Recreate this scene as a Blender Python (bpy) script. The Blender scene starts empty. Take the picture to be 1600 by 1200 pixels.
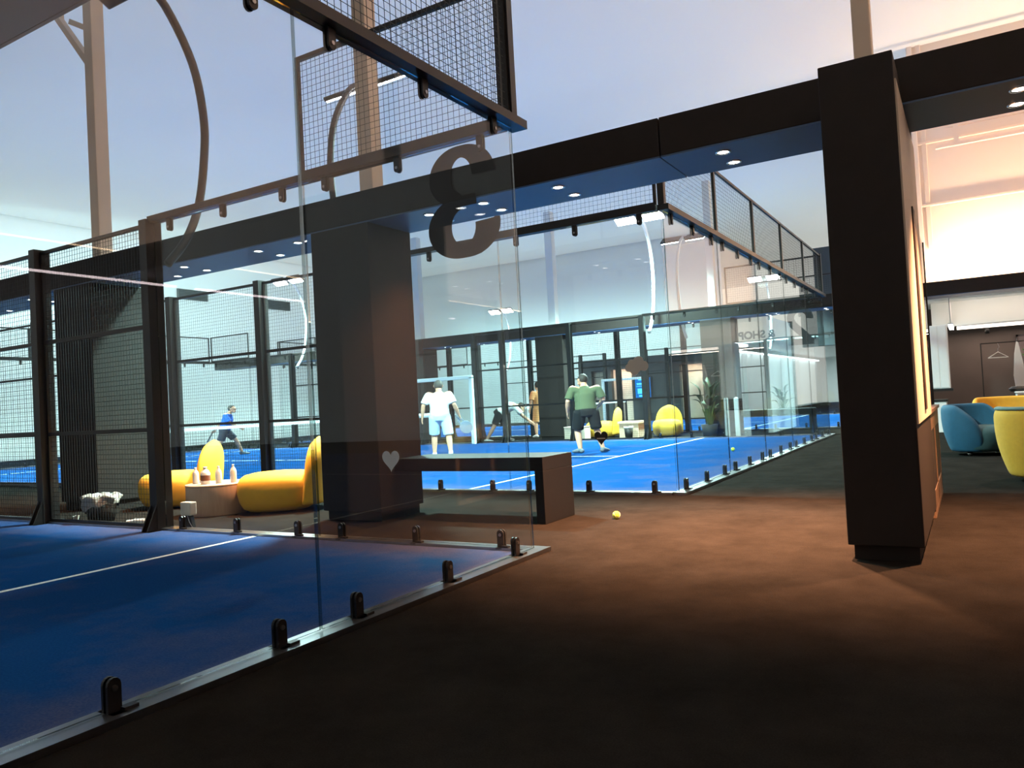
import bpy, bmesh, math, random
from mathutils import Vector, Matrix
random.seed(7)
sc = bpy.context.scene
C = sc.collection
PI = math.pi
# ------------------------------------------------------------ camera, view, world
cam_d = bpy.data.cameras.new('camera'); cam = bpy.data.objects.new('camera', cam_d); C.objects.link(cam)
cam_d.sensor_width = 36; cam_d.lens = 1208.25/1600*36; cam_d.clip_end = 300; cam_d.clip_start = .05
yaw, pitch, roll = .5363264, .0254948, -.0539246
f = Vector((-math.sin(yaw)*math.cos(pitch), math.cos(yaw)*math.cos(pitch), math.sin(pitch)))
r0 = f.cross(Vector((0,0,1))).normalized(); u0 = r0.cross(f)
R_ = r0*math.cos(roll)+u0*math.sin(roll); U_ = u0*math.cos(roll)-r0*math.sin(roll)
M4 = Matrix((R_, U_, -f)).transposed().to_4x4(); M4.translation = Vector((2.68819, -4.70095, 1.0432))
cam.matrix_world = M4
sc.camera = cam
sc.view_settings.view_transform = 'Standard'; sc.view_settings.look = 'None'
sc.view_settings.exposure = 0.0; sc.view_settings.gamma = 1; sc.view_settings.use_curve_mapping = False
try:
    sc.cycles.transparent_max_bounces = 40
    sc.cycles.max_bounces = 7; sc.cycles.diffuse_bounces = 4
    sc.cycles.sample_clamp_indirect = 6
except Exception: pass
w = bpy.data.worlds.new('dusk_sky'); sc.world = w; w.use_nodes = True
bg = w.node_tree.nodes['Background']; bg.inputs[0].default_value = (.80,.775,.70,1); bg.inputs[1].default_value = 1.13

def light(name, kind, loc, energy, color, aim=None, **kw):
    d = bpy.data.lights.new(name, kind); d.energy = energy; d.color = color
    for k, v in kw.items(): setattr(d, k, v)
    o = bpy.data.objects.new(name, d); C.objects.link(o); o.location = loc
    if aim is not None:
        o.rotation_euler = (Vector(aim)-Vector(loc)).to_track_quat('-Z','Y').to_euler()
    return o
COOL = (.60,1.0,.93); WARM = (1,.46,.22)
# court floodlights (light of the lamp heads built further down)
for (lx, ly, inn, e) in [(-4,3.35,1,8200),(-16,3.35,1,8200),(-4,12.85,-1,8200),(-16,12.85,-1,8200),
                         (-4,16.45,1,7500),(-16,16.45,1,7500),(-4,25.95,-1,7500),(-16,25.95,-1,7500)]:
    light('floodlight_beam', 'SPOT', (lx, ly, 5.22), e, COOL, (lx-.2, ly+inn*1.5, 0),
          spot_size=math.radians(142), spot_blend=.65, shadow_soft_size=.22)
# unseen fill lights added to brighten the far hall walls
light('wall_fill_light','AREA',(-21.5,12,6.0),700,COOL,(-26,13,2.5),shape='RECTANGLE',size=16,size_y=.4)
light('wall_fill_light','AREA',(-15,28.2,4.6),420,COOL,(-15,31,1.4),shape='RECTANGLE',size=15,size_y=.4)
light('lounge_fill_light','SPOT',(4.2,8.0,7.0),1500,(1,.90,.80),(3.2,8.5,0),spot_size=math.radians(100),spot_blend=.8,shadow_soft_size=.15)  # unseen fill added over the lounge to lift carpet and armchairs
# warm cove lights on the lounge beams
light('cove_light', 'AREA', (4.1, 14.55, 3.22), 290, (1,.66,.40), (4.1, 14.95, 4.6), shape='RECTANGLE', size=4.0, size_y=.12)
light('cove_light', 'AREA', (6.0, 3.0, 3.22), 560, (1,.66,.40), (6.5, 3.0, 4.8), shape='RECTANGLE', size=.12, size_y=20)

# ------------------------------------------------------------ materials
def nm(name):
    m = bpy.data.materials.new(name); m.use_nodes = True
    return m, m.node_tree, m.node_tree.nodes, m.node_tree.links
def mat(name, col, rough=.6, metal=0, noise=0, nscale=20, bump=0, spec=.5, emit=None, es=0, coat=0):
    m, t, n, l = nm(name); b = n['Principled BSDF']
    b.inputs['Base Color'].default_value = (*col,1); b.inputs['Roughness'].default_value = rough
    b.inputs['Metallic'].default_value = metal; b.inputs['Specular IOR Level'].default_value = spec
    b.inputs['Coat Weight'].default_value = coat
    if noise or bump:
        tc = n.new('ShaderNodeTexCoord'); nz = n.new('ShaderNodeTexNoise'); nz.inputs['Scale'].default_value = nscale
        nz.inputs['Detail'].default_value = 6; l.new(tc.outputs['Object'], nz.inputs['Vector'])
        if noise:
            mx = n.new('ShaderNodeMix'); mx.data_type = 'RGBA'
            mx.inputs[6].default_value = (*[c*(1-noise) for c in col],1); mx.inputs[7].default_value = (*[min(1,c*(1+noise)) for c in col],1)
            l.new(nz.outputs['Fac'], mx.inputs[0]); l.new(mx.outputs[2], b.inputs['Base Color'])
        if bump:
            bp = n.new('ShaderNodeBump'); bp.inputs['Strength'].default_value = bump; bp.inputs['Distance'].default_value = .01
            l.new(nz.outputs['Fac'], bp.inputs['Height']); l.new(bp.outputs['Normal'], b.inputs['Normal'])
    if emit:
        b.inputs['Emission Color'].default_value = (*emit,1); b.inputs['Emission Strength'].default_value = es
    return m
def emis(name, col, s):
    m, t, n, l = nm(name); n.remove(n['Principled BSDF'])
    e = n.new('ShaderNodeEmission'); e.inputs[0].default_value = (*col,1); e.inputs[1].default_value = s
    l.new(e.outputs[0], n['Material Output'].inputs[0]); return m
def glass_mat(name, tint=(.965,.985,.985), base=.030, k=.85):
    m, t, n, l = nm(name); n.remove(n['Principled BSDF'])
    lw = n.new('ShaderNodeLayerWeight'); lw.inputs['Blend'].default_value = .5
    p = n.new('ShaderNodeMath'); p.operation = 'POWER'; p.inputs[1].default_value = 5; l.new(lw.outputs['Facing'], p.inputs[0])
    q = n.new('ShaderNodeMath'); q.operation = 'MULTIPLY_ADD'; q.inputs[1].default_value = k; q.inputs[2].default_value = base
    l.new(p.outputs[0], q.inputs[0])
    tr = n.new('ShaderNodeBsdfTransparent'); tr.inputs[0].default_value = (*tint,1)
    gl = n.new('ShaderNodeBsdfGlossy'); gl.inputs['Roughness'].default_value = 0.0
    mx = n.new('ShaderNodeMixShader'); l.new(q.outputs[0], mx.inputs[0]); l.new(tr.outputs[0], mx.inputs[1]); l.new(gl.outputs[0], mx.inputs[2])
    l.new(mx.outputs[0], n['Material Output'].inputs[0]); return m
def fabric(name, col, trans):
    m, t, n, l = nm(name); n.remove(n['Principled BSDF'])
    d = n.new('ShaderNodeBsdfDiffuse'); d.inputs[0].default_value = (*col,1)
    tr = n.new('ShaderNodeBsdfTranslucent'); tr.inputs[0].default_value = (*trans,1)
    tc = n.new('ShaderNodeTexCoord'); nz = n.new('ShaderNodeTexNoise'); nz.inputs['Scale'].default_value = .22; nz.inputs['Detail'].default_value = 3
    l.new(tc.outputs['Object'], nz.inputs['Vector'])
    cr = n.new('ShaderNodeMix'); cr.data_type = 'RGBA'; cr.inputs[6].default_value = (*[c*.86 for c in trans],1); cr.inputs[7].default_value = (*trans,1)
    l.new(nz.outputs['Fac'], cr.inputs[0]); l.new(cr.outputs[2], tr.inputs[0])
    a = n.new('ShaderNodeAddShader'); l.new(d.outputs[0], a.inputs[0]); l.new(tr.outputs[0], a.inputs[1])
    l.new(a.outputs[0], n['Material Output'].inputs[0]); return m
def turf_mat():
    m, t, n, l = nm('blue_turf'); b = n['Principled BSDF']; b.inputs['Roughness'].default_value = 1; b.inputs['Specular IOR Level'].default_value = 0
    tc = n.new('ShaderNodeTexCoord')
    n1 = n.new('ShaderNodeTexNoise'); n1.inputs['Scale'].default_value = 1.3; n1.inputs['Detail'].default_value = 8; n1.inputs['Roughness'].default_value = .72
    l.new(tc.outputs['Object'], n1.inputs['Vector'])
    n2 = n.new('ShaderNodeTexNoise'); n2.inputs['Scale'].default_value = 90; n2.inputs['Detail'].default_value = 3; l.new(tc.outputs['Object'], n2.inputs['Vector'])
    c1 = n.new('ShaderNodeMix'); c1.data_type = 'RGBA'; c1.inputs[6].default_value = (.005,.031,.125,1); c1.inputs[7].default_value = (.011,.072,.225,1)
    l.new(n2.outputs['Fac'], c1.inputs[0])
    # sand drifts gathered along the edges of the court
    sx = n.new('ShaderNodeSeparateXYZ'); l.new(tc.outputs['Object'], sx.inputs[0])
    def ab(o, half):
        a = n.new('ShaderNodeMath'); a.operation = 'ABSOLUTE'; l.new(o, a.inputs[0])
        s = n.new('ShaderNodeMath'); s.operation = 'SUBTRACT'; s.inputs[0].default_value = half; l.new(a.outputs[0], s.inputs[1]); return s.outputs[0]
    mn = n.new('ShaderNodeMath'); mn.operation = 'MINIMUM'; l.new(ab(sx.outputs[0],10), mn.inputs[0]); l.new(ab(sx.outputs[1],5), mn.inputs[1])
    mr = n.new('ShaderNodeMapRange'); mr.inputs[1].default_value = .0; mr.inputs[2].default_value = .9; mr.inputs[3].default_value = .30; mr.inputs[4].default_value = 0
    l.new(mn.outputs[0], mr.inputs[0])
    ad = n.new('ShaderNodeMath'); ad.operation = 'ADD'; l.new(n1.outputs['Fac'], ad.inputs[0]); l.new(mr.outputs[0], ad.inputs[1])
    r2 = n.new('ShaderNodeMapRange'); r2.inputs[1].default_value = .50; r2.inputs[2].default_value = .92; r2.inputs[3].default_value = 0; r2.inputs[4].default_value = .8
    l.new(ad.outputs[0], r2.inputs[0])
    mu = n.new('ShaderNodeMath'); mu.operation = 'MULTIPLY'; l.new(r2.outputs[0], mu.inputs[0]); l.new(n2.outputs['Fac'], mu.inputs[1])
    mu2 = n.new('ShaderNodeMath'); mu2.operation = 'MULTIPLY'; mu2.inputs[1].default_value = 1.15; l.new(mu.outputs[0], mu2.inputs[0]); mu2.use_clamp = True
    c2 = n.new('ShaderNodeMix'); c2.data_type = 'RGBA'; c2.inputs[7].default_value = (.13,.10,.11,1)
    l.new(mu2.outputs[0], c2.inputs[0]); l.new(c1.outputs[2], c2.inputs[6]); l.new(c2.outputs[2], b.inputs['Base Color'])
    return m
def carpet_mat():
    m, t, n, l = nm('dark_carpet'); b = n['Principled BSDF']; b.inputs['Roughness'].default_value = 1; b.inputs['Specular IOR Level'].default_value = 0
    tc = n.new('ShaderNodeTexCoord')
    n1 = n.new('ShaderNodeTexNoise'); n1.inputs['Scale'].default_value = 2.2; n1.inputs['Detail'].default_value = 9; n1.inputs['Roughness'].default_value = .75
    n2 = n.new('ShaderNodeTexNoise'); n2.inputs['Scale'].default_value = 160; n2.inputs['Detail'].default_value = 2
    for q in (n1, n2): l.new(tc.outputs['Object'], q.inputs['Vector'])
    c1 = n.new('ShaderNodeMix'); c1.data_type = 'RGBA'; c1.inputs[6].default_value = (.003,.0027,.0025,1); c1.inputs[7].default_value = (.043,.037,.033,1)
    l.new(n1.outputs['Fac'], c1.inputs[0])
    c2 = n.new('ShaderNodeMix'); c2.data_type = 'RGBA'; c2.blend_type = 'MULTIPLY'; c2.inputs[0].default_value = .7
    l.new(c1.outputs[2], c2.inputs[6]); l.new(n2.outputs['Fac'], c2.inputs[7]); l.new(c2.outputs[2], b.inputs['Base Color'])
    bp = n.new('ShaderNodeBump'); bp.inputs['Strength'].default_value = .4; bp.inputs['Distance'].default_value = .004
    l.new(n2.outputs['Fac'], bp.inputs['Height']); l.new(bp.outputs['Normal'], b.inputs['Normal'])
    return m
def wood_mat(name, c1v, c2v, sc_=3, rough=.5):
    m, t, n, l = nm(name); b = n['Principled BSDF']; b.inputs['Roughness'].default_value = rough
    tc = n.new('ShaderNodeTexCoord'); mp = n.new('ShaderNodeMapping'); mp.inputs['Scale'].default_value = (sc_*4, sc_*4, sc_*.5)
    nz = n.new('ShaderNodeTexNoise'); nz.inputs['Scale'].default_value = 2.5; nz.inputs['Detail'].default_value = 7; nz.inputs['Distortion'].default_value = 1.0
    l.new(tc.outputs['Object'], mp.inputs[0]); l.new(mp.outputs[0], nz.inputs['Vector'])
    mx = n.new('ShaderNodeMix'); mx.data_type = 'RGBA'; mx.inputs[6].default_value = (*c1v,1); mx.inputs[7].default_value = (*c2v,1)
    l.new(nz.outputs['Fac'], mx.inputs[0]); l.new(mx.outputs[2], b.inputs['Base Color']); return m
M = dict(
 turf=turf_mat(), carpet=carpet_mat(), line=mat('court_line_white',(.78,.82,.82),.9,noise=.1,nscale=60),
 fabric=fabric('tent_fabric',(.60,.61,.62),(.46,.46,.46)),
 cream_fabric=fabric('cream_wall_fabric',(.78,.69,.62),(.40,.345,.315)),
 white_wall=mat('white_wall',(.74,.80,.79),.85,noise=.04,nscale=1.2),
 black=mat('black_metal',(.012,.011,.011),.42,.3,noise=.2,nscale=30),
 blackrail=mat('black_powder_coat',(.016,.014,.014),.35,.5,noise=.2,nscale=40),
 wire=mat('dark_wire',(.012,.012,.014),.5,.5),
 alu=mat('brushed_rail',(.30,.30,.31),.28,1,noise=.15,nscale=12),
 beam=mat('dark_brown_cladding',(.015,.0105,.009),.65,spec=.25,noise=.25,nscale=8,bump=.1),
 soffit=mat('soffit_blue_bounce',(.045,.09,.19),.4,spec=.5,noise=.08,nscale=4),  # blue bounce light from the courts is tinted into this colour
 cream=mat('cream_panel',(.52,.43,.34),.6,noise=.06,nscale=3),
 post=mat('cream_painted_steel',(.52,.42,.33),.5,noise=.06,nscale=5),
 whitepost=mat('white_steel_and_lit_poles',(.72,.76,.76),.5,noise=.04,nscale=5),
 glass=glass_mat('tempered_glass'), gedge=glass_mat('glass_edge',(.30,.38,.37),.28),
 glass2=glass_mat('dim_glass',(.8,.78,.8),.06),
 decal=mat('black_decal',(.010,.009,.009),.5,noise=.1,nscale=10), letter=mat('dim_grey_lettering',(.06,.065,.07),.7,noise=.05,nscale=10), greydecal=mat('grey_decal',(.5,.52,.5),.7,noise=.05,nscale=10),
 palepanel=mat('pale_padding',(.62,.62,.60),.7,noise=.05,nscale=8),
 yellow=mat('mustard_velvet',(.72,.42,.035),.85,noise=.10,nscale=25,bump=.15), yellow2=mat('lounge_yellow_velvet',(.55,.27,.02),.85,noise=.1,nscale=25,bump=.15),
 teal=mat('teal_velvet',(.006,.055,.105),.8,noise=.18,nscale=18,bump=.15), darkteal=mat('dark_teal_velvet',(.022,.055,.06),.85,noise=.15,nscale=18,bump=.15),
 rimgrey=mat('grey_green_piping',(.10,.15,.14),.8,noise=.1,nscale=20),
 tablewood=wood_mat('pale_oak',(.50,.34,.24),(.70,.50,.36)), wood=wood_mat('walnut',(.10,.06,.035),(.20,.12,.07)), darkwood=mat('niche_dark',(.018,.009,.008),.6,noise=.2),
 chrome=mat('chrome',(.8,.8,.8),.15,1,noise=.02),
 ball=mat('ball_felt',(.55,.72,.05),.95,noise=.08,nscale=80,bump=.3), ballw=mat('ball_seam',(.8,.8,.75),.8),
 plastic=mat('clear_plastic_white',(.62,.66,.68),.35,noise=.08,nscale=30), label=mat('brown_label',(.16,.06,.03),.6,noise=.2), cap=mat('blue_cap',(.75,.78,.8),.4), waterlabel=mat('pale_label',(.55,.62,.70),.5,noise=.15,nscale=40),
 bag=mat('bin_liner_plastic',(.28,.28,.26),.3,noise=.3,nscale=14,bump=.8), binmat=mat('dark_bin',(.03,.028,.026),.45,noise=.15), paper=mat('crumpled_paper',(.75,.72,.68),.8,noise=.1,bump=.5,nscale=30),
 box=mat('beige_box',(.42,.38,.33),.7,noise=.08),
 downlight=emis('downlight_glow',(1,.97,.93),14), led=emis('led_strip_glow',(1,.80,.82),13), led2=emis('shop_led_glow',(1,.86,.74),3), ledw=emis('white_led_glow',(.93,.98,1),9), flood=emis('flood_glow',(.95,.99,1),60), cove=emis('cove_strip_glow',(1,.70,.44),14),
 housing=mat('lamp_housing',(.10,.09,.085),.45,.5,noise=.1), pole=mat('lamp_pole_brown',(.035,.030,.032),.4,.4,noise=.1),
 skin=mat('skin',(.62,.33,.21),.6,noise=.06,nscale=12), hair=mat('dark_hair',(.025,.017,.012),.7,noise=.3,nscale=60), greyhair=mat('short_dark_hair',(.06,.05,.045),.7,noise=.3,nscale=60),
 wshirt=mat('white_shirt_cloth',(.80,.80,.75),.9,noise=.04,nscale=15,bump=.2), wshort=mat('pale_blue_shorts_cloth',(.55,.68,.80),.9,noise=.06,nscale=15,bump=.2),
 gshirt=mat('sage_shirt_cloth',(.085,.105,.055),.95,noise=.1,nscale=15,bump=.2), bshort=mat('black_shorts_cloth',(.004,.004,.006),.9,noise=.1,nscale=15,bump=.2),
 blshirt=mat('royal_blue_cloth',(.012,.11,.52),.85,noise=.1,nscale=15,bump=.2), navy=mat('dark_shorts_cloth',(.022,.024,.045),.9,noise=.1,nscale=15),
 orange=mat('orange_cloth',(.60,.26,.10),.9,noise=.1,nscale=15), shoe=mat('grey_shoe',(.13,.15,.17),.7,noise=.1), wshoe=mat('white_shoe',(.75,.72,.70),.7,noise=.05),
 racket=mat('dark_racket',(.05,.05,.06),.4,noise=.1), racketl=mat('grey_racket',(.22,.27,.33),.4,noise=.15,nscale=30), grip=mat('racket_grip',(.5,.5,.5),.7,noise=.1),
 screen=emis('screen_blue',(.01,.25,.85),1.1), screen2=emis('screen_cyan',(.10,.75,1),1.8),
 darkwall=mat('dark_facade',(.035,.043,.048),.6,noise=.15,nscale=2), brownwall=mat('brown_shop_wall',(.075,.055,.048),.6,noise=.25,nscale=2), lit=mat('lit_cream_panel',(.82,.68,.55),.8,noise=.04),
 leaf=mat('leaf_green',(.10,.22,.045),.5,noise=.35,nscale=6), leafd=mat('dark_leaf',(.035,.06,.03),.6,noise=.3,nscale=6), stem=mat('plant_stem',(.10,.13,.04),.6,noise=.1), pot=mat('plant_pot',(.06,.055,.05),.6,noise=.1),
 net=mat('net_cord',(.02,.02,.02),.8), tape=mat('net_tape',(.78,.80,.80),.8,noise=.05), vent=mat('vent_grey',(.12,.13,.13),.6,noise=.1), ventd=mat('vent_slot',(.03,.03,.03),.7),
 cloth=mat('white_cotton',(.75,.70,.66),.9,noise=.05,bump=.2), wbox=mat('white_laminate',(.78,.78,.77),.5,noise=.03),
 frameB=mat('white_padded_frame',(.66,.72,.74),.75,noise=.12,nscale=40,bump=.2), purple=mat('mirror_dark',(.20,.16,.16),.15,.6,noise=.1,nscale=2),
)
# ------------------------------------------------------------ mesh builder
class MB:
    def __init__(s): s.v=[]; s.f=[]; s.m=[]
    def add(s, vs, fs, mi=0):
        o=len(s.v); s.v+= [tuple(v) for v in vs]; s.f += [tuple(i+o for i in q) for q in fs]; s.m += [mi]*len(fs); return s
    def box(s, x0,x1,y0,y1,z0,z1, mi=0):
        vs=[(x0,y0,z0),(x1,y0,z0),(x1,y1,z0),(x0,y1,z0),(x0,y0,z1),(x1,y0,z1),(x1,y1,z1),(x0,y1,z1)]
        return s.add(vs,[(0,3,2,1),(4,5,6,7),(0,1,5,4),(1,2,6,5),(2,3,7,6),(3,0,4,7)],mi)
    def tube(s, pts, rad, n=10, mi=0, caps=True, flat=None, side=None):
        pts=[Vector(p) for p in pts]; k=len(pts)
        if not hasattr(rad,'__len__'): rad=[rad]*k
        vs=[]; 
        t0=(pts[1]-pts[0]).normalized()
        ref = Vector(side) if side is not None else (Vector((0,0,1)) if abs(t0.z)<.9 else Vector((1,0,0)))
        for i,p in enumerate(pts):
            t=(pts[min(i+1,k-1)]-pts[max(i-1,0)]).normalized()
            a=(ref-t*ref.dot(t)).normalized(); b=t.cross(a)
            if side is None: ref=a
            r=rad[i]; ra,rb=(r if hasattr(r,'__len__') else (r,r))
            for j in range(n):
                q=2*PI*(j+.5)/n; vs.append(p+a*math.cos(q)*ra+b*math.sin(q)*rb)
        fs=[(i*n+j,i*n+(j+1)%n,(i+1)*n+(j+1)%n,(i+1)*n+j) for i in range(k-1) for j in range(n)]
        if caps: fs+=[tuple(reversed(range(n))), tuple(range((k-1)*n,k*n))]
        return s.add(vs,fs,mi)
    def limb(s, pts, rad, n=12, mi=0):
        "tube with rounded ends"
        pts=[Vector(p) for p in pts]
        g=lambda r:(r if hasattr(r,'__len__') else (r,r))
        s.tube(pts, rad, n, mi)
        for p,r in zip(pts,rad): s.ball(p, min(g(r))*.98, 10, 6, mi)
        return s
    def lathe(s, prof, n=24, c=(0,0,0), mi=0, sx=1, sy=1, closed=True):
        vs=[]
        for (r,z) in prof:
            for j in range(n):
                q=2*PI*j/n; vs.append((c[0]+r*math.cos(q)*sx, c[1]+r*math.sin(q)*sy, c[2]+z))
        k=len(prof)
        fs=[(i*n+j,i*n+(j+1)%n,(i+1)*n+(j+1)%n,(i+1)*n+j) for i in range(k-1) for j in range(n)]
        if closed: fs+=[tuple(reversed(range(n))), tuple(range((k-1)*n,k*n))]
        return s.add(vs,fs,mi)
    def ball(s, c, r, n=16, k=10, mi=0):
        rx,ry,rz = r if hasattr(r,'__len__') else (r,r,r)
        vs=[(c[0],c[1],c[2]-rz)]
        for i in range(1,k):
            a=-PI/2+PI*i/k
            for j in range(n):
                q=2*PI*j/n; vs.append((c[0]+rx*math.cos(a)*math.cos(q),c[1]+ry*math.cos(a)*math.sin(q),c[2]+rz*math.sin(a)))
        vs.append((c[0],c[1],c[2]+rz)); T=len(vs)-1
        fs=[(0,1+(j+1)%n,1+j) for j in range(n)]
        for i in range(k-2):
            for j in range(n): a=1+i*n; fs.append((a+j,a+(j+1)%n,a+n+(j+1)%n,a+n+j))
        a=1+(k-2)*n; fs+=[(a+j,a+(j+1)%n,T) for j in range(n)]
        return s.add(vs,fs,mi)
    def prism(s, poly, t0, t1, axis='y', mi=0):
        "extrude a 2-D outline; axis = direction of thickness"
        def P(a,b,t): return {'y':(a,t,b),'x':(t,a,b),'z':(a,b,t)}[axis]
        n=len(poly); vs=[P(a,b,t0) for a,b in poly]+[P(a,b,t1) for a,b in poly]
        fs=[tuple(range(n)),tuple(reversed(range(n,2*n)))]+[(i,i+n,(i+1)%n+n,(i+1)%n) for i in range(n)]
        return s.add(vs,fs,mi)
    def ribbon(s, path, widths, t0, t1, mi=0):
        "stroke of varying width in the x-z plane, thickness along y"
        L=[];Rr=[]
        for i,p in enumerate(path):
            a=Vector(path[max(i-1,0)]); b=Vector(path[min(i+1,len(path)-1)]); t=(b-a).normalized(); nn=Vector((-t.y,t.x))
            wd = widths[i]/2; p=Vector(p); L.append(p+nn*wd); Rr.append(p-nn*wd)
        k=len(path); vs=[]
        for t in (t0,t1): vs += [(q.x,t,q.y) for q in L]+[(q.x,t,q.y) for q in Rr]
        fs=[]
        for i in range(k-1):
            fs += [(i,i+1,k+i+1,k+i),(2*k+i,3*k+i,3*k+i+1,2*k+i+1),(i,2*k+i,2*k+i+1,i+1),(k+i,k+i+1,3*k+i+1,3*k+i)]
        fs += [(0,k,3*k,2*k),(k-1,3*k-1,4*k-1,2*k-1)]
        return s.add(vs,fs,mi)
    def build(s, name, mats, parent=None, smooth=False, bevel=0, loc=None, remesh=0, sub=0, seg=2):
        me=bpy.data.meshes.new(name); me.from_pydata(s.v,[],s.f)
        if not isinstance(mats,(list,tuple)): mats=[mats]
        for m in mats: me.materials.append(m)
        for p,mi in zip(me.polygons,s.m): p.material_index=mi; p.use_smooth=smooth
        bm=bmesh.new(); bm.from_mesh(me); bmesh.ops.recalc_face_normals(bm,faces=bm.faces); bm.to_mesh(me); bm.free()
        me.update()
        o=bpy.data.objects.new(name,me); C.objects.link(o)
        if parent is not None: o.parent=parent
        if loc is not None: o.location=loc
        if bevel:
            b=o.modifiers.new('bevel','BEVEL'); b.width=bevel; b.segments=seg; b.limit_method='ANGLE'
        if sub:
            b=o.modifiers.new('sub','SUBSURF'); b.levels=sub; b.render_levels=sub
        if remesh:
            b=o.modifiers.new('remesh','REMESH'); b.mode='VOXEL'; b.voxel_size=remesh; b.use_smooth_shade=True
            b=o.modifiers.new('smooth','SMOOTH'); b.iterations=3; b.factor=.5
        return o
def tag(o, label, cat, group=None, kind=None):
    if label: o['label']=label
    if cat: o['category']=cat
    if group: o['group']=group
    if kind: o['kind']=kind
    return o
def thing(name, label, cat, loc=(0,0,0), rz=0, group=None):
    o=bpy.data.objects.new(name,None); C.objects.link(o); o.location=loc; o.rotation_euler=(0,0,rz); o.empty_display_size=.1
    return tag(o,label,cat,group)
def dup(root, loc, rz, label, group=None):
    def cp(o,par):
        c=o.copy(); C.objects.link(c); c.parent=par
        for ch in o.children: cp(ch,c)
        return c
    r=cp(root,None); r.location=loc; r.rotation_euler=(0,0,rz); r['label']=label
    if group: r['group']=group
    return r
def struct(name, mb, m, **k):
    o=mb.build(name,m,**k); o['kind']='structure'; return o
ORD=['first','second','third','fourth','fifth','sixth','seventh','eighth','ninth','tenth','eleventh','twelfth']

# ------------------------------------------------------------ the hall
HX0, HX1, HY0, HY1, HZ = -26.0, 6.6, -16.0, 52.0, 8.6
struct('floor', MB().box(HX0,HX1+.2,HY0,HY1,-.2,0), M['carpet'])
mb=MB().box(HX0-.1,HX1+.3,HY0,HY1,HZ,HZ+.03)
struct('ceiling', mb, M['fabric'])
struct('wall_left', MB().box(HX0-.1,HX0,HY0,HY1,0,HZ), M['fabric'])
struct('wall_far', MB().box(HX0,-7.0,31.0,31.12,0,HZ), M['fabric'])
struct('wall_end', MB().box(-7.0,HX1,HY1,HY1+.1,0,HZ), M['fabric'])
struct('wall_back', MB().box(HX0,HX1+.3,HY0-.1,HY0,0,HZ), M['fabric'])
# tent seams, welded strips on the fabric ceiling
seams=MB()
for y in range(-12,50,6): seams.box(HX0,HX1,y-.01,y+.01,HZ-.02,HZ)
for x in (-20,-12,-4,4): seams.box(x-.01,x+.01,HY0,HY1,HZ-.022,HZ-.001)

# right lounge wall: cream fabric above a dark fascia
struct('wall_right', MB().box(6.45,6.6,HY0,15.0,3.12,HZ,0).box(6.45,6.6,HY0,15.0,0,3.12,1), [M['cream_fabric'],M['brownwall']])
struct('wall_shop_front', MB().box(1.83,6.45,15.0,15.15,2.95,HZ), M['cream_fabric'])
rb=MB()
for z in (4.95,6.35): rb.box(1.85,6.45,14.93,15.0,z,z+.05)
rb.box(1.85,1.95,14.9,15.0,3.1,HZ).box(2.02,2.12,14.94,15,4.0,HZ)
struct('trim_shop_front', rb, M['cream_fabric'], bevel=.01)
# roof truss pieces that show above the shop front
t=thing('roof_truss','cream steel truss with short uprights high on the cream shop wall','truss',(4.2,14.6,6.1))
MB().box(-1.7,2.0,-.05,.05,.42,.5).build('top_chord',M['cream_fabric'],t)
MB().box(-1.9,2.0,-.05,.05,0,.08).build('bottom_chord',M['cream_fabric'],t)
for x in (-1.5,.3,1.7): MB().box(x-.05,x+.05,-.05,.05,.08,.42).build('upright',M['cream_fabric'],t)
# dark overhead beam at the top left of the hall
tag(MB().box(-11.5,-1.5,-.95,.10,5.62,6.3).box(-11.5,-1.5,.10,.16,5.62,5.72).build('roof_beam',M['wood'],bevel=.01),
    'brown boxed roof beam high over the nearest court, top left','beam')

# ------------------------------------------------------------ beams, columns, cove fascias
BZ0, BZ1 = 2.84, 3.145
def beam(x0,x1,y0,y1,label,z1=BZ1,m='beam'):
    t=thing('beam',label,'beam',((x0+x1)/2,y0,BZ0))
    h=(x1-x0)/2
    MB().box(-h,h,0,y1-y0,.012,z1-BZ0).build('cladding',M[m],t,bevel=.006)
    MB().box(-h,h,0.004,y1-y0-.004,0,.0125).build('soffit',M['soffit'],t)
    return t
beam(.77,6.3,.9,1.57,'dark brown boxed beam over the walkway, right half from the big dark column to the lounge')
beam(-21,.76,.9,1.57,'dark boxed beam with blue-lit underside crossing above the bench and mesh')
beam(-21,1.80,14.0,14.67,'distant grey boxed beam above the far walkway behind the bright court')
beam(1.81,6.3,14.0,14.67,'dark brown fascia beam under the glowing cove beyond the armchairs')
beam_r=thing('beam','dark fascia beam running along the lounge wall on the right','beam',(6.1,3,BZ0))
MB().box(0,.34,-17,11,.012,.30).build('cladding',M['beam'],beam_r,bevel=.006)
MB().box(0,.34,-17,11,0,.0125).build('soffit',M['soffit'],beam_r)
tag(MB().box(1.9,6.1,14.45,14.53,3.146,3.17).build('cove_strip',M['cove']),'glowing warm cove strip lying on top of the shop fascia beam','light strip')
tag(MB().box(6.16,6.24,-13,13,3.146,3.17).build('cove_strip',M['cove']),'glowing warm cove strip on top of the right lounge fascia','light strip')
# LED line under the right fascia (what the glass mirrors)
for i,(y0,y1) in enumerate([(-5,-1.6),(-1.4,1.6),(1.9,4.4),(4.6,7.8)]):
    t=thing('led_strip_light','slim pinkish LED strip under the right lounge fascia, '+ORD[i]+' from the near end','light strip',(5.98,(y0+y1)/2,2.76),group='lounge LED strips')
    h=(y1-y0)/2
    MB().box(-.03,.03,-h,h,.02,.06).build('housing',M['housing'],t); MB().box(-.022,.022,-h,h,0,.02).build('diffuser',M['led'],t)

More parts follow.
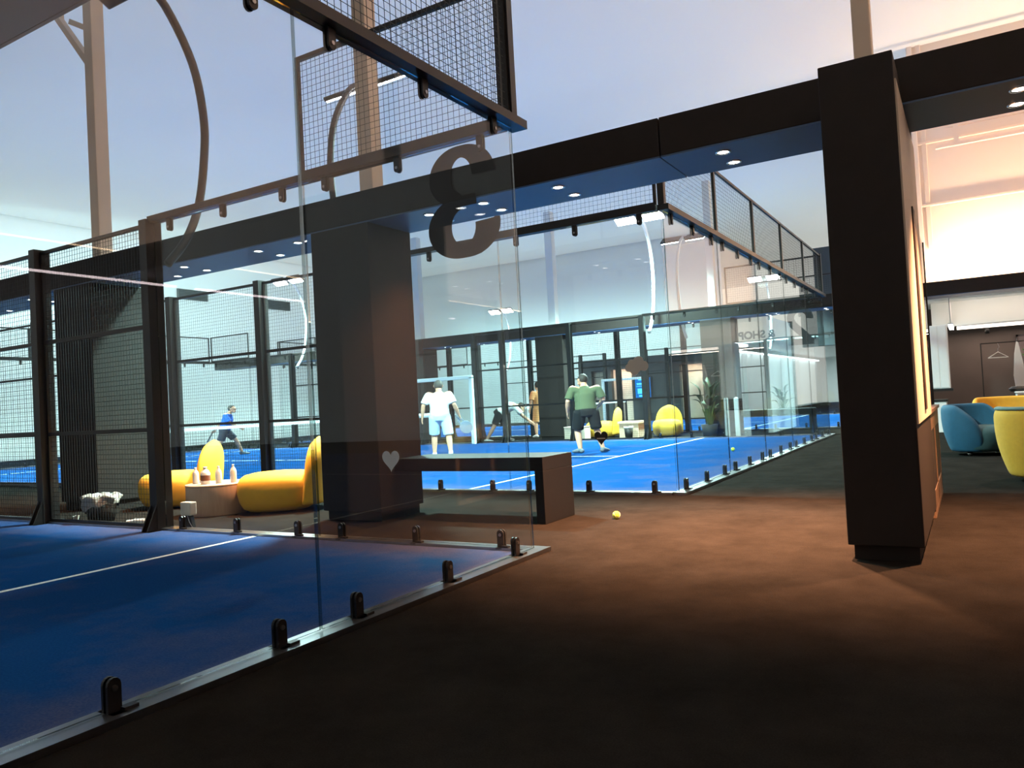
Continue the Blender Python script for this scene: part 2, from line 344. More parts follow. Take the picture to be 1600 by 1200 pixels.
def column(x0,x1,y0,y1,label,h=2.84,side=None,group=None):
    t=thing('column',label,'column',((x0+x1)/2,y0,0),group=group)
    hw=(x1-x0)/2; d=y1-y0
    MB().box(-hw+.03,hw-.03,.04,d-.03,0,.09).build('plinth',M['beam'],t)
    MB().box(-hw,hw,0,d,.09,h).build('cladding',M['beam'],t,bevel=.006)
    return t
cr=column(1.99,2.40,.31,1.95,'massive dark brown column at the right with cream inner side',h=2.985)
MB().box(.205,.215,.02,1.62,.80,2.82).build('side_panel',M['cream'],cr)['label']='cream side panel'
MB().box(.215,.225,.72,.9,.86,2.2).build('reveal_strip',M['darkwood'],cr)
column(-2.88,-2.14,.9,1.55,'dark square column beside the black bench, before the bright court')
column(-7.5,-6.68,.9,1.60,'dark square column behind the mesh fence of the nearest court')
column(-12.2,-11.45,.9,1.6,'dark column at the far left edge, beyond the mesh fence')
column(-2.98,-2.22,14.0,14.65,'distant dark column in the far walkway near the leafy plant')
column(-7.62,-6.78,14.0,14.65,'distant dark column in the far walkway left of the green-shirted player')
column(-12.2,-11.45,14.0,14.65,'distant dark column behind the white-shirted player')
def tentpost(x,y,lab,m,base=3.0,wd=.085,brace=None,top=HZ):
    t=thing('tent_post',lab,'post',(x,y,base))
    MB().box(-wd,wd,-wd,wd,0,top-base).build('shaft',m,t,bevel=.01)
    MB().box(-wd-.05,wd+.05,-wd-.05,wd+.05,0,.02).build('base_plate',m,t)
    if brace:
        MB().tube([(-wd*.5,0,5.75-base),(-.78,0,6.62-base),(-.80,0,HZ-base)],.06,4).build('knee_brace',m,t)
        MB().tube([(-wd,0,6.28-base),(-.5,0,6.5-base)],.05,4).build('tie_bar',m,t)
    return t
tentpost(-2.36,1.25,'cream steel tent post rising above the column by the bench',M['post'],3.146)
tentpost(2.16,1.35,'cream steel tent post rising above the massive right column',M['post'],2.985,.06)
tentpost(-6.95,1.25,'cream steel tent post with knee brace at the top left',M['post'],3.146,.09,True)
tentpost(-7.15,14.3,'white tent post above the far beam, behind the middle court',M['whitepost'],3.146,.11,None,6.3)
tentpost(-11.8,14.3,'white tent post above the far beam next to the central column edge',M['whitepost'],3.146,.11,None,6.3)
tentpost(-2.7,14.3,'white tent post above the far beam at the right',M['whitepost'],3.146,.09,None,6.3)
# ------------------------------------------------------------ downlights
dl=thing('downlight','x','light',(0,0,0))
MB().lathe([(.058,0),(.058,-.006),(.042,-.006),(.042,0)],20,closed=False).build('ring',M['chrome'],dl,True)
MB().lathe([(.0,-.002),(.042,-.002)],20,closed=False).build('lens',M['downlight'],dl)
first=True
def place_dl(x,y,lab,grp,spot=None,z=BZ0):
    global first
    if first: dl.location=(x,y,z-.001); dl['label']=lab; dl['group']=grp; first=False
    else: dup(dl,(x,y,z-.001),0,lab,grp)
DX=[(3.05,'right of the massive column'),(1.19,'just left of the massive column'),(-.2,'above the tennis ball'),(-.95,'beside the black number'),(-1.55,'over the bench by the column'),
    (-3.25,'just left of the central column'),(-3.85,'second pair left of the central column'),(-5.1,'above the left yellow chair'),(-5.65,'over the mesh post of the nearest court'),(-8.4,'left of the mesh-hidden column'),(-9.6,'at the far left of the long beam')]
for x,d in DX:
    for y,s in ((1.09,'front'),(1.40,'rear')):
        place_dl(x,y,s+' round downlight in the near beam, '+d,'near beam downlights')
for i,x in enumerate([1.2,-.1,-1.4,-3.3,-4.6,-5.9,-8.2,-9.6,-10.8]):
    for y,s in ((14.2,'front'),(14.48,'rear')):
        place_dl(x,y,s+' tiny downlight in the distant beam, '+ORD[i]+' pair from the right','far beam downlights')
for x,e in ((3.1,640),(1.45,950),(.7,560),(-1.25,70),(-3.7,230),(-5.0,170),(-9.0,150)):
    light('downlight_beam','SPOT',(x,1.25,2.80),e*5,WARM,(x,1.2,0),spot_size=math.radians(96),spot_blend=1.0,shadow_soft_size=.05)
for x in (-.5,-3.6,-5.2,-9.5):
    light('downlight_beam','SPOT',(x,14.35,2.80),160,WARM,(x,14.35,0),spot_size=math.radians(110),spot_blend=.9,shadow_soft_size=.05)

# ------------------------------------------------------------ padel courts
S=2.0; SY=2.05
# --- parts: mesh data made once, then placed as many objects
def keep(objs):
    out=[]
    for o in objs:
        out.append((o.name.split('.')[0],o.data,o.location.copy(),[ (m.type,m.name,getattr(m,'width',0)) for m in o.modifiers])); bpy.data.objects.remove(o)
    return out
def place(parts, parent, loc, rz=0, sx=1):
    "first of the parts is the part itself, the others hang under it"
    root=None
    for nme,me,l,_ in parts:
        o=bpy.data.objects.new(nme,me); C.objects.link(o)
        if root is None: root=o; o.parent=parent; o.location=loc; o.rotation_euler=(0,0,rz); o.scale=(sx,1,1)
        else: o.parent=root; o.location=l
    return root
def cyl_y(x,z,r,y0,y1,n=10):
    vs=[(x+r*math.cos(2*PI*j/n),y,z+r*math.sin(2*PI*j/n)) for y in (y0,y1) for j in range(n)]
    return vs,[(j,(j+1)%n,n+(j+1)%n,n+j) for j in range(n)]+[tuple(range(n)),tuple(range(n,2*n))]
def glass_parts(wd):
    h=wd/2-.006
    g=MB().box(-h,h,-.006,.006,.035,2.985); g.m=[1,1,0,1,0,1]      # big faces clear, rims are the pale edge
    L=[g.build('glass_panel',[M['glass'],M['gedge']])]
    for s in (1,-1):
        for x in (-wd/2+.25,0,wd/2-.25):
            zb = .03 if s>0 else 2.995
            poly=[(-.026,zb),(.026,zb),(.026,zb+s*.095)]
            poly+=[(.026*math.cos(a),zb+s*(.095+.026*math.sin(a))) for a in [PI*k/6 for k in range(1,6)]]+[(-.026,zb+s*.095)]
            c=MB().prism(poly,.007,.02).prism(poly,-.02,-.007)
            if s>0: c.box(-.026,.026,-.05,.05,zb-.012,zb).box(.02,.075,-.045,-.01,zb,zb+.012)
            else: c.box(-.026,.026,-.02,.02,2.985,2.995)
            for yy in (.02,-.026): c.add(*cyl_y(0,zb+s*.085,.011,yy,yy+.006),1)
            L.append(c.build('clamp',[M['blackrail'],M['alu']],loc=(x,0,0)))
    return keep(L)
def wires(mb,x0,x1,z0,z1,p=.05,r=.0019,y=0):
    n=int(round((x1-x0)/p))
    for i in range(1,n):
        x=x0+(x1-x0)*i/n; mb.add([(x-r,y-r,z0),(x+r,y-r,z0),(x,y+r,z0),(x-r,y-r,z1),(x+r,y-r,z1),(x,y+r,z1)],[(0,1,4,3),(1,2,5,4),(2,0,3,5)])
    n=int(round((z1-z0)/p))
    for i in range(1,n):
        z=z0+(z1-z0)*i/n; q=y+2*r; mb.add([(x0,q-r,z-r),(x0,q-r,z+r),(x0,q+r,z),(x1,q-r,z-r),(x1,q-r,z+r),(x1,q+r,z)],[(0,1,4,3),(1,2,5,4),(2,0,3,5)])
    return mb
def mesh_parts(wd,h,rails=(),r=.0019):
    a=wd/2; fr=.018
    m=MB().box(-a,-a+.03,-fr,fr,0,h).box(a-.03,a,-fr,fr,0,h).box(-a,a,-fr,fr,h-.035,h).box(-a,a,-fr,fr,0,.03)
    for z in rails: m.box(-a,a,-fr,fr,z-.02,z+.02)
    return keep([m.build('mesh_panel',M['blackrail']), wires(MB(),-a+.02,a-.02,.02,h-.02,r=r).build('wire_mesh',M['wire'])])
G_side=glass_parts(2.03); G_back=glass_parts(2.05); G_back2=glass_parts(2.0)
T_near=mesh_parts(2.0,1.0); T_far=mesh_parts(2.0,.85,r=.0014)
F_near=mesh_parts(2.0,2.97,(.95,1.96)); F_far=mesh_parts(2.0,2.97,(.95,1.96),r=.0013)
g=MB().box(-.055,.055,-.085,.085,.01,3.02).box(-.09,.09,-.2,.2,0,.012)
for x in (-.05,.035): g.prism([(-.085,.0),(-.19,.0),(-.19,.02),(-.085,.26)],x,x+.015,'x')
POST=keep([g.build('fence_post',M['black'])])
NAMES={3:'nearest dim court',2:'bright middle court',1:'farthest court'}
WALLS={}
def rail(nme,mb,m,parent,loc): return mb.build(nme,m,parent,loc=loc)
def court(k,y0):
    nme=NAMES[k]; y1=y0+10; cy=y0+5; near=(k==3)
    t=MB().box(-9.94,9.94,-4.94,4.94,0,.012)
    for x in (-7.25,7.25): t.box(x-.025,x+.025,-4.93,4.93,.012,.0135,1)
    t.box(-7.25,7.25,-.025,.025,.012,.0135,1)
    o=t.build('court_turf',[M['turf'],M['line']],loc=(-10,cy,0)); tag(o,'blue artificial turf with white lines on the '+nme,'turf')
    # end wall along x=0
    W=thing('glass_fence','clear glass end fence of the '+nme+' with black mesh above','fence',(0,y1,0)); WALLS[(k,'end')]=W
    st=SY if near else S
    for i in range(5):
        y=-st*(i+.5)
        place(G_back if near else G_back2,W,(0,y,0),PI/2); place(T_near if near else T_far,W,(0,y,3.055),PI/2)
    L=st*5+.02
    rail('bottom_rail',MB().box(-.055,.085,-L,.09,.0,.03),M['alu'],W,(0,0,0)); rail('top_rail',MB().box(-.05,.075,-L,.10,2.99,3.05),M['blackrail'],W,(0,0,0))
    for yy in ((0,) if near else (0,-10)): rail('corner_post',MB().box(-.035,.035,-.035,.035,3.05,4.06 if near else 3.93),M['blackrail'],W,(0,yy,0))
    # side walls
    for yy,s in ([(y1,'walkway')] if near else [(y1,'far'),(y0,'near')]):
        W=thing('court_fence','glass and black mesh '+s+' side fence of the '+nme,'fence',(0,yy,0)); WALLS[(k,s)]=W
        T,F=(T_near,F_near) if near else (T_far,F_far)
        for i in range(2): place(G_side,W,(-2.03*(i+.5)-.012,0,0))
        place(T,W,(-1.06,0,3.055),0)
        rail('bottom_rail',MB().box(-16.2,-.06,-.05,.075,0,.03),M['alu'],W,(0,0,0)); rail('top_rail',MB().box(-4.1,-.06,-.05,.05,2.99,3.05),M['blackrail'],W,(0,0,0))
        xs=[-4.13,-6.12,-8.15,-9.05,-10.95,-12.1,-14.1,-16.1]
        for x in xs: place(POST,W,(x,0,0),0 if yy==y1 else PI)
        for i in range(len(xs)-1):
            if i==3: continue
            a,b=xs[i],xs[i+1]; place(F,W,((a+b)/2,0,.03),0,(abs(a-b)-.12)/2)
        if not near:
            for i in range(2): place(G_side,W,(-17.12-1.93*i,0,0),0,.95)
            place(T,W,(-19.05,0,3.055),0,.95); rail('top_rail',MB().box(-20,-16.1,-.05,.05,2.99,3.05),M['blackrail'],W,(0,0,0))
    if not near:
        W=thing('glass_fence','distant glass end fence with mesh at the left end of the '+nme,'fence',(-20.1,y1,0))
        for i in range(5): place(G_back2,W,(0,-2*(i+.5),0),PI/2); place(T_far,W,(0,-2*(i+.5),3.055),PI/2)
        rail('top_rail',MB().box(-.05,.05,-10,0,2.99,3.05),M['blackrail'],W,(0,0,0)); rail('bottom_rail',MB().box(-.05,.05,-10,0,0,.03),M['alu'],W,(0,0,0))
        q=thing('padel_net','black court net with white top tape on the '+nme,'net',(-10,cy,0))
        wires(MB(),-4.9,4.9,.04,.86,.06,.0022).build('netting',M['net'],q).rotation_euler=(0,0,PI/2)
        MB().box(-.012,.012,-4.95,4.95,.85,.91).build('top_tape',M['tape'],q)
        for s in (-1,1): MB().tube([(0,s*4.83,0),(0,s*4.83,.95)],.04,10).build('net_post',M['black'],q)
court(3,-10.0); court(2,3.1); court(1,16.2)
# white padded gate frames by the nets
for yy,l in ((13.1,'white padded gate frame beyond the white-shirted player'),(26.2,'white padded gate frame in front of the blue screen')):
    q=thing('gate_frame',l,'frame',(-10,yy-.27,0))
    for s in (-1,1): MB().box(s*.97-.05,s*.97+.06,-.05,.05,0,1.84).build('upright',M['frameB'],q,bevel=.015)
    MB().box(-1.03,1.03,-.05,.05,1.78,1.88).build('top_bar',M['frameB'],q,bevel=.015)
    if yy<20: MB().box(-.93,-.2,-.025,.025,.78,.84).build('mid_bar',M['frameB'],q,bevel=.01)
# ------------------------------------------------------------ curved lamp poles
def flood(x,yw,out,lit,label):
    "out=+1: the pole bulges towards +y and curves back over its court at -y"
    t=thing('floodlight',label,'light',(x,yw,0))
    pts=[(0,.12,2.6),(0,.34,2.87),(0,.51,3.25),(0,.60,3.75),(0,.62,4.2),(0,.51,4.74),(0,.22,5.22),(0,-.05,5.40)]
    P=[]
    for i in range(len(pts)-1):       # catmull smoothing
        p0=Vector(pts[max(i-1,0)]);p1=Vector(pts[i]);p2=Vector(pts[i+1]);p3=Vector(pts[min(i+2,len(pts)-1)])
        for s in range(5):
            u=s/5; P.append(.5*((2*p1)+(p2-p0)*u+(2*p0-5*p1+4*p2-p3)*u*u+(3*p1-p0-3*p2+p3)*u**3))
    P.append(Vector(pts[-1]))
    P=[Vector((p.x,p.y*out,p.z)) for p in P]
    MB().tube(P,.042 if True else 0,12).build('curved_pole',M['pole'] if yw<10 else M['whitepost'],t,True)  # far poles coloured white to stand for the floodlight falling on them
    yh=-.12*out
    tilt=-out*math.radians(30)
    h=MB().box(-.62,-.08,-.16,.16,0,.06).box(.08,.62,-.16,.16,0,.06).box(-.10,.10,-.05,.05,.01,.07)
    hd=h.build('lamp_head',M['housing'],t,bevel=.01,loc=(0,yh,5.37)); hd.rotation_euler=(tilt,0,0)
    for s in (-.35,.35):
        MB().box(s-.25,s+.25,-.14,.14,-.02,0).build('lamp_lens',M['flood'] if lit else M['glass2'],hd)
flood(-4.05,0,1,False,'unlit floodlight on a dark curved pole arching over the nearest court')
flood(-4.05,3.1,-1,True,'floodlight on curved pole seen behind the upper mesh screen')
flood(-16,3.1,-1,True,'floodlight on curved pole at the left end, near side of the middle court')
flood(-4,13.1,1,True,'blazing floodlight at the far side of the middle court, right of centre')
flood(-16,13.1,1,True,'bright floodlight showing left of the central column')
flood(-4,16.2,-1,True,'floodlight on the near side of the farthest court, right one')
flood(-16,16.2,-1,True,'floodlight on the near side of the farthest court, left one')
flood(-4,26.2,1,True,'bright floodlight far off above the number two')
flood(-16,26.2,1,True,'bright floodlight far off, right of the central column')

# ------------------------------------------------------------ decals on the glass
def digit3():
    # reversed 3 when seen from the camera (it is read from the walkway)
    m=MB()
    def bowl(cz,rx,rz,a0,a1,wx,wz,n,y):
        path=[];wd=[]
        for i in range(n+1):
            a=math.radians(a0+(a1-a0)*i/n); path.append((rx*math.cos(a),cz+rz*math.sin(a)))
            wd.append(wz+(wx-wz)*abs(math.cos(a))**1.3)
        m.ribbon(path,wd,y,-.0075)
    bowl(.725,.180,.212,-3,256,.185,.105,34,-.0095)
    bowl(.275,.200,.215,98,368,.20,.11,34,-.0098)
    m.box(-.10,.115,-.0093,-.0075,.455,.55)
    return m
d=digit3().build('number_decal',M['decal'],loc=(-.44,0,2.125)); d.scale=(1.06,1,.84)
d.parent=WALLS[(3,'walkway')]; d['label']='large black number 3 seen reversed'
def txt(name,body,size,loc,m,parent=None,flip=True,ext=.001,bold=.01,rot=(PI/2,0,0)):
    c=bpy.data.curves.new(name,'FONT'); c.body=body; c.size=size; c.extrude=ext; c.align_x='CENTER'; c.offset=bold
    c.materials.append(m)
    o=bpy.data.objects.new(name+'_t',c); C.objects.link(o)
    me=o.to_mesh(); me2=bpy.data.meshes.new(name); 
    bm=bmesh.new(); bm.from_mesh(me); 
    if flip:
        for v in bm.verts: v.co.x=-v.co.x
        bmesh.ops.reverse_faces(bm,faces=bm.faces)
    bm.to_mesh(me2); bm.free(); o.to_mesh_clear(); bpy.data.objects.remove(o); bpy.data.curves.remove(c)
    me2.materials.append(m)
    o=bpy.data.objects.new(name,me2); C.objects.link(o); o.location=loc; o.rotation_euler=rot
    if parent: o.parent=parent
    return o
# number 2, reversed, on the far corner glass of the middle court
m=MB(); path=[];wd=[]
for i in range(19):
    a=math.radians(-12+ (200+12)*i/18); path.append((-.0+.20*math.cos(a)*1,.60+.17*math.sin(a))); wd.append(.10+.055*abs(math.cos(a)))
path=path[::1]
# hook starts at right, goes over the top, down the left, then the diagonal to lower right
path=[p for p in path]
for (x,z,w_) in ((-.165,.47,.165),(-.07,.36,.165),(.07,.22,.16),(.18,.10,.15),(.21,.07,.14)): path.append((x,z)); wd.append(w_)
m.ribbon(path,wd,-.0095,-.0075); m.box(-.27,.27,-.0097,-.0075,.0,.135); m.box(-.27,-.17,-.0096,-.0075,.13,.20)
o=m.build('number_decal',M['decal'],loc=(-.47,0,1.99)); o.parent=WALLS[(2,'far')]; o['label']='dark number 2 seen reversed'
o=txt('lettering_decal','& SHOP',.235,(-1.42,-.008,2.22),M['letter']); o.parent=WALLS[(2,'far')]; o['label']='grey reversed lettering'
def heart(w_,h_,n=40):
    P=[]
    for i in range(n):
        a=2*PI*i/n; x=16*math.sin(a)**3; z=13*math.cos(a)-5*math.cos(2*a)-2*math.cos(3*a)-math.cos(4*a)
        P.append((x/32*w_,(z+2.5)/29*h_))
    return P
o=MB().prism(heart(.17,.165),-.0095,-.0075).build('heart_decal',M['greydecal'],loc=(-1.235,0,.645)); o.parent=WALLS[(3,'walkway')]; o['label']='pale grey heart sticker'
o=MB().prism(heart(.16,.155),-.0095,-.0075).build('heart_decal',M['decal'],loc=(-.845,0,.61))
MB().box(-.05,.05,-.0105,-.0095,-.005,.006).build('writing_line',M['greydecal'],o); o.parent=WALLS[(2,'near')]; o['label']='dark heart sticker'
cl=MB()
import itertools
def blob(pts,n=60):
    P=[]
    for i in range(n):
        a=2*PI*i/n; d_=Vector((math.cos(a),math.sin(a))); best=0
        for (cx,cz,r) in pts:
            # ray from origin, furthest exit from any disc
            b=d_.dot(Vector((cx,cz))); c_=cx*cx+cz*cz-r*r; D=b*b-c_
            if D>0: best=max(best,b+math.sqrt(D))
        P.append((d_.x*best,d_.y*best))
    return P
o=MB().prism(blob([(0,0,.06),(-.08,.0,.045),(-.045,.04,.05),(.03,.06,.06),(.085,.01,.055),(-.02,-.04,.045)]),-.0095,-.0075).build('cloud_decal',M['greydecal'],loc=(-.39,0,1.36)); o.parent=WALLS[(2,'near')]; o['label']='grey cloud-shaped sticker'

# ------------------------------------------------------------ bench
def bench(x0,x1,y0,y1,label):
    t=thing('bench',label,'bench',((x0+x1)/2,(y0+y1)/2,0)); hx=(x1-x0)/2; hy=(y1-y0)/2
    MB().box(-hx,hx,-hy,hy,.455,.575).build('seat',M['benchblack'],t,bevel=.004)
    MB().box(hx-.085,hx,-hy,hy,0,.455).build('leg',M['benchblack'],t,bevel=.004)
M['benchblack']=mat('matte_black_laminate',(.005,.005,.0065),.6,spec=.25,noise=.1)
bench(-2.13,-.50,1.10,1.66,'black slab bench fixed to the central column')
bench(-2.13,-.50,14.1,14.6,'distant black slab bench in the far walkway')
# ------------------------------------------------------------ yellow pebble chairs
def pebble_chair(m,label,group):
    t=thing('lounge_chair',label,'chair',group=group)
    # seat: superellipse pouf
    s=MB(); n=36
    prof=[(.0,.02),(.72,.02),(.86,.05),(.95,.12),(1.0,.22),(.99,.31),(.93,.375),(.82,.41),(.6,.43),(.3,.44),(0,.44)]
    vs=[]
    for r,z in prof:
        for j in range(n):
            q=2*PI*j/n; c=math.cos(q); s_=math.sin(q); e=.82
            vs.append((-.0+.44*r*abs(c)**e*(1 if c>=0 else -1), .36*r*abs(s_)**e*(1 if s_>=0 else -1), z))
    k=len(prof); s.add(vs,[(i*n+j,i*n+(j+1)%n,(i+1)*n+(j+1)%n,(i+1)*n+j) for i in range(k-1) for j in range(n)])
    s.build('seat',m,t,True)
    b=MB(); prof=[]; vs=[]; N=22; K=14
    for i in range(K+1):
        z=.05+.75*i/K; u=i/K
        wy=.36*math.sqrt(max(0,1-max(0,(u-.25)/.75)**2.6)) if u>.25 else .36
        tx=.115*(math.sqrt(max(0,1-max(0,(u-.6)/.4)**2.5)) if u>.6 else 1)
        wy=max(wy,.02); tx=max(tx,.012)
        cx=.40+.10*u*(1-.35*u)
        for j in range(N):
            q=2*PI*j/N; vs.append((cx+tx*math.cos(q)+.05*(1-u)*0-.10*(abs(math.sin(q))**2)*wy/.36, wy*math.sin(q), z))
    b.add(vs,[(i*N+j,i*N+(j+1)%N,(i+1)*N+(j+1)%N,(i+1)*N+j) for i in range(K) for j in range(N)]+[tuple(reversed(range(N))),tuple(range(K*N,K*N+N))])
    b.build('backrest',m,t,True,sub=1)
    return t
ch=pebble_chair(M['yellow'],'yellow pebble lounge chair nearest the central column, back to the right','yellow chairs in the walkway')
ch.location=(-4.0,1.36,0); ch.rotation_euler=(0,0,math.radians(40))
dup(ch,(-5.83,1.40,0),math.radians(38),'yellow pebble lounge chair behind the mesh post, left of the round table')
fc=dup(ch,(-4.05,14.25,0),math.radians(100),'distant yellow lounge chair facing the camera in the far walkway','yellow chairs in the far walkway')
dup(ch,(-6.0,14.55,0),math.radians(20),'distant yellow lounge chair behind the green-shirted player','yellow chairs in the far walkway')
def drum(loc,label,r=.33,h=.34):
    t=thing('side_table',label,'table',loc)
    MB().lathe([(.97*r,0),(r,.01),(r,h-.03),(r,h-.022)],40).build('drum',M['tablewood'],t,True)
    MB().lathe([(r*1.0,h-.022),(r*1.01,h-.012),(r*1.0,h)],40).build('table_top',M['tablewood'],t,True)
    return t
drum((-4.64,1.05,0),'round pale oak drum table between the two yellow chairs')
tt=thing('side_table','distant pale box table in the far walkway','table',(-5.05,14.35,0)); MB().box(-.3,.3,-.25,.25,.36,.42).build('table_top',M['tablewood'],tt,bevel=.005); MB().box(-.27,.27,-.22,.22,0,.36).build('base',M['tablewood'],tt,bevel=.005)
tt=thing('storage_box','pale cardboard box at the foot of the distant column','box',(-6.35,13.75,0)); MB().box(-.3,.3,-.18,.18,0,.33).build('body',M['cream'],tt,bevel=.01); MB().box(-.31,.31,-.19,.19,.33,.35).build('lid',M['cream'],tt,bevel=.005)
tt=thing('waste_bin','small dark bin among the distant yellow chairs','bin',(-4.9,13.75,0)); MB().lathe([(.09,0),(.12,.3),(.11,.3),(.085,.01)],20).build('bucket',M['binmat'],tt,True); MB().lathe([(.122,.27),(.125,.31),(.11,.31)],20,closed=False).build('rim',M['palepanel'],tt,True)
# bottles on the drum table
def bottle(loc,h,r,label,lab,neck=.3):
    t=thing('bottle',label,'bottle',loc,group='bottles on the drum table')
    MB().lathe([(.0,0),(r*.9,0),(r,.01),(r,h*.62),(r*.8,h*.74),(r*neck,h*.88),(r*neck,h*.94)],20).build('body',M['plastic'],t,True)
    MB().lathe([(r*1.01,h*.2),(r*1.02,h*.22),(r*1.02,h*.5),(r*1.01,h*.52)],20,closed=False).build('label_band',lab,t,True)
    MB().lathe([(r*neck*1.2,h*.93),(r*neck*1.2,h),(0,h)],14).build('cap',M['cap'],t,True)
bottle((-4.83,.92,.34),.18,.033,'clear small water bottle, leftmost on the drum table',M['waterlabel'])
bottle((-4.64,.90,.34),  .19,.052,'squat white bottle with brown label on the drum table',M['label'],.33)
bottle((-4.52,.98,.34),.19,.034,'clear bottle just right of the squat white one',M['waterlabel'])
bottle((-4.40,1.08,.34),.20,.034,'clear tall water bottle, rightmost on the drum table',M['waterlabel'])
tag(MB().box(-.06,.06,-.03,.03,0,.02).ball((.0,0,.02),(.045,.03,.02),10,6).build('crumpled_tissue',M['paper'],loc=(-4.87,1.05,.34)),'crumpled white tissue on the left edge of the drum table','tissue')
# balls
def tennis(loc,label,grp=None):
    t=thing('tennis_ball',label,'ball',loc)
    MB().ball((0,0,0),.0335,20,14).build('felt',M['ball'],t,True)
    P=[]
    for i in range(41):
        a=2*PI*i/40; b=.44*PI*math.sin(2*a)*.5; P.append((.0338*math.cos(b)*math.cos(a),.0338*math.cos(b)*math.sin(a),.0338*math.sin(b)))
    MB().tube(P,.0012,5,caps=False).build('seam',M['ballw'],t)
tennis((-.02,1.5,.0345),'yellow ball lying on the brown carpet right of the bench')
tennis((-.95,8.8,.046),'small ball lying on the bright blue court')
# litter and bin behind the mesh
b=thing('waste_bin','dark bin with an overflowing clear liner behind the mesh','bin',(-5.58,.27,0))
MB().lathe([(.13,0),(.165,.27),(.15,.27),(.12,.012)],24).build('bucket',M['binmat'],b,True)
lg=MB(); vs=[]; prof=[(.172,.14),(.185,.19),(.178,.235),(.20,.275),(.17,.292),(.12,.275),(.05,.25)]; n=40
for r,z in prof:
    for j in range(n):
        q=2*PI*j/n; rr=r*(1+.07*math.sin(5*q+z*30)+.04*math.sin(13*q)); vs.append((rr*math.cos(q),rr*math.sin(q),z+.014*math.sin(7*q+r*20)+(.05*math.cos(q) if z<.2 else 0)))
lg.add(vs,[(i*n+j,i*n+(j+1)%n,(i+1)*n+(j+1)%n,(i+1)*n+j) for i in range(len(prof)-1) for j in range(n)]); lg.build('liner',M['bag'],b,True)
for i,(x,y) in enumerate([(-.07,0),(.06,.04),(.0,-.07)]):
    tag(MB().ball((0,0,0),(.045,.04,.028),10,7).build('crumpled_cup',M['plastic'],loc=(-5.58+x,.27+y,.285)),'crushed clear plastic cup in the overflowing bin, '+['left one','right one','front one'][i],'cup',group='cups in the bin')
tag(MB().lathe([(.02,0),(.035,.07),(.033,.07),(.018,.003)],14).build('plastic_cup',M['paper'],loc=(-5.88,.16,.0)),'small white cup on the carpet left of the bin','cup')
tag(MB().lathe([(.05,0),(.055,.012),(.05,.018),(0,.02)],16).build('jar_lid',M['paper'],loc=(-5.12,.32,0)),'flat white lid on the carpet right of the bin','lid')
bt=thing('bottle','crumpled clear bottle lying on the carpet behind the mesh','bottle',(-4.78,.2,.034),math.radians(10))
MB().tube([(-.12,0,0),(-.09,0,0),(-.07,0,0),(-.02,0,0),(.03,0,0),(.09,0,0),(.11,0,0)],[.014,.016,.032,.030,.032,.031,.02],14).build('body',M['plastic'],bt,True); MB().tube([(-.145,0,0),(-.118,0,0)],.016,12).build('cap',M['cap'],bt)
bt=thing('connection_box','beige electrical box mounted low on the mesh corner post','box',(-3.93,.16,.02))
MB().box(-.075,.075,-.05,.03,.11,.24).build('housing',M['box'],bt,bevel=.012); MB().prism([(-.06,0),(.09,0),(.05,.13),(-.05,.13)],-.035,.0).build('bracket',M['black'],bt); MB().tube([(.02,-.04,.11),(.06,-.05,.05),(.09,-.04,.0)],.004,6).build('cable',M['alu'],bt)
# ------------------------------------------------------------ cabinet behind the right column
cb=thing('cabinet','walnut cabinet with two dark niches behind the massive column','cabinet',(2.20,2.7,0))
y0,y1=-.72,.82
MB().box(-.18,.195,y0,y1,0,.05).box(-.18,.195,y0,y1,.66,.80).box(-.18,.195,y0,y0+.06,.05,.66).box(-.18,.195,-.02,.06,.05,.66).box(-.18,.195,y1-.08,y1,.05,.66).box(.15,.195,y0,y1,.05,.2).build('body',M['wood'],cb,bevel=.004)
MB().box(-.17,.19,y0+.02,y1-.02,.06,.655).build('back_panel',M['darkwood'],cb)
MB().box(-.18,.21,y0,y1,.80,.825).build('top',M['wood'],cb)
gp=thing('glass_screen','dim glass screen standing on the walnut cabinet','glass panel',(2.36,2.7,.826)); MB().box(-.006,.006,-.7,.8,0,1.5).build('pane',M['glass2'],gp); MB().box(-.012,.012,-.72,-.70,0,1.52).box(-.012,.012,.8,.82,0,1.52).build('frame',M['darkwood'],gp)
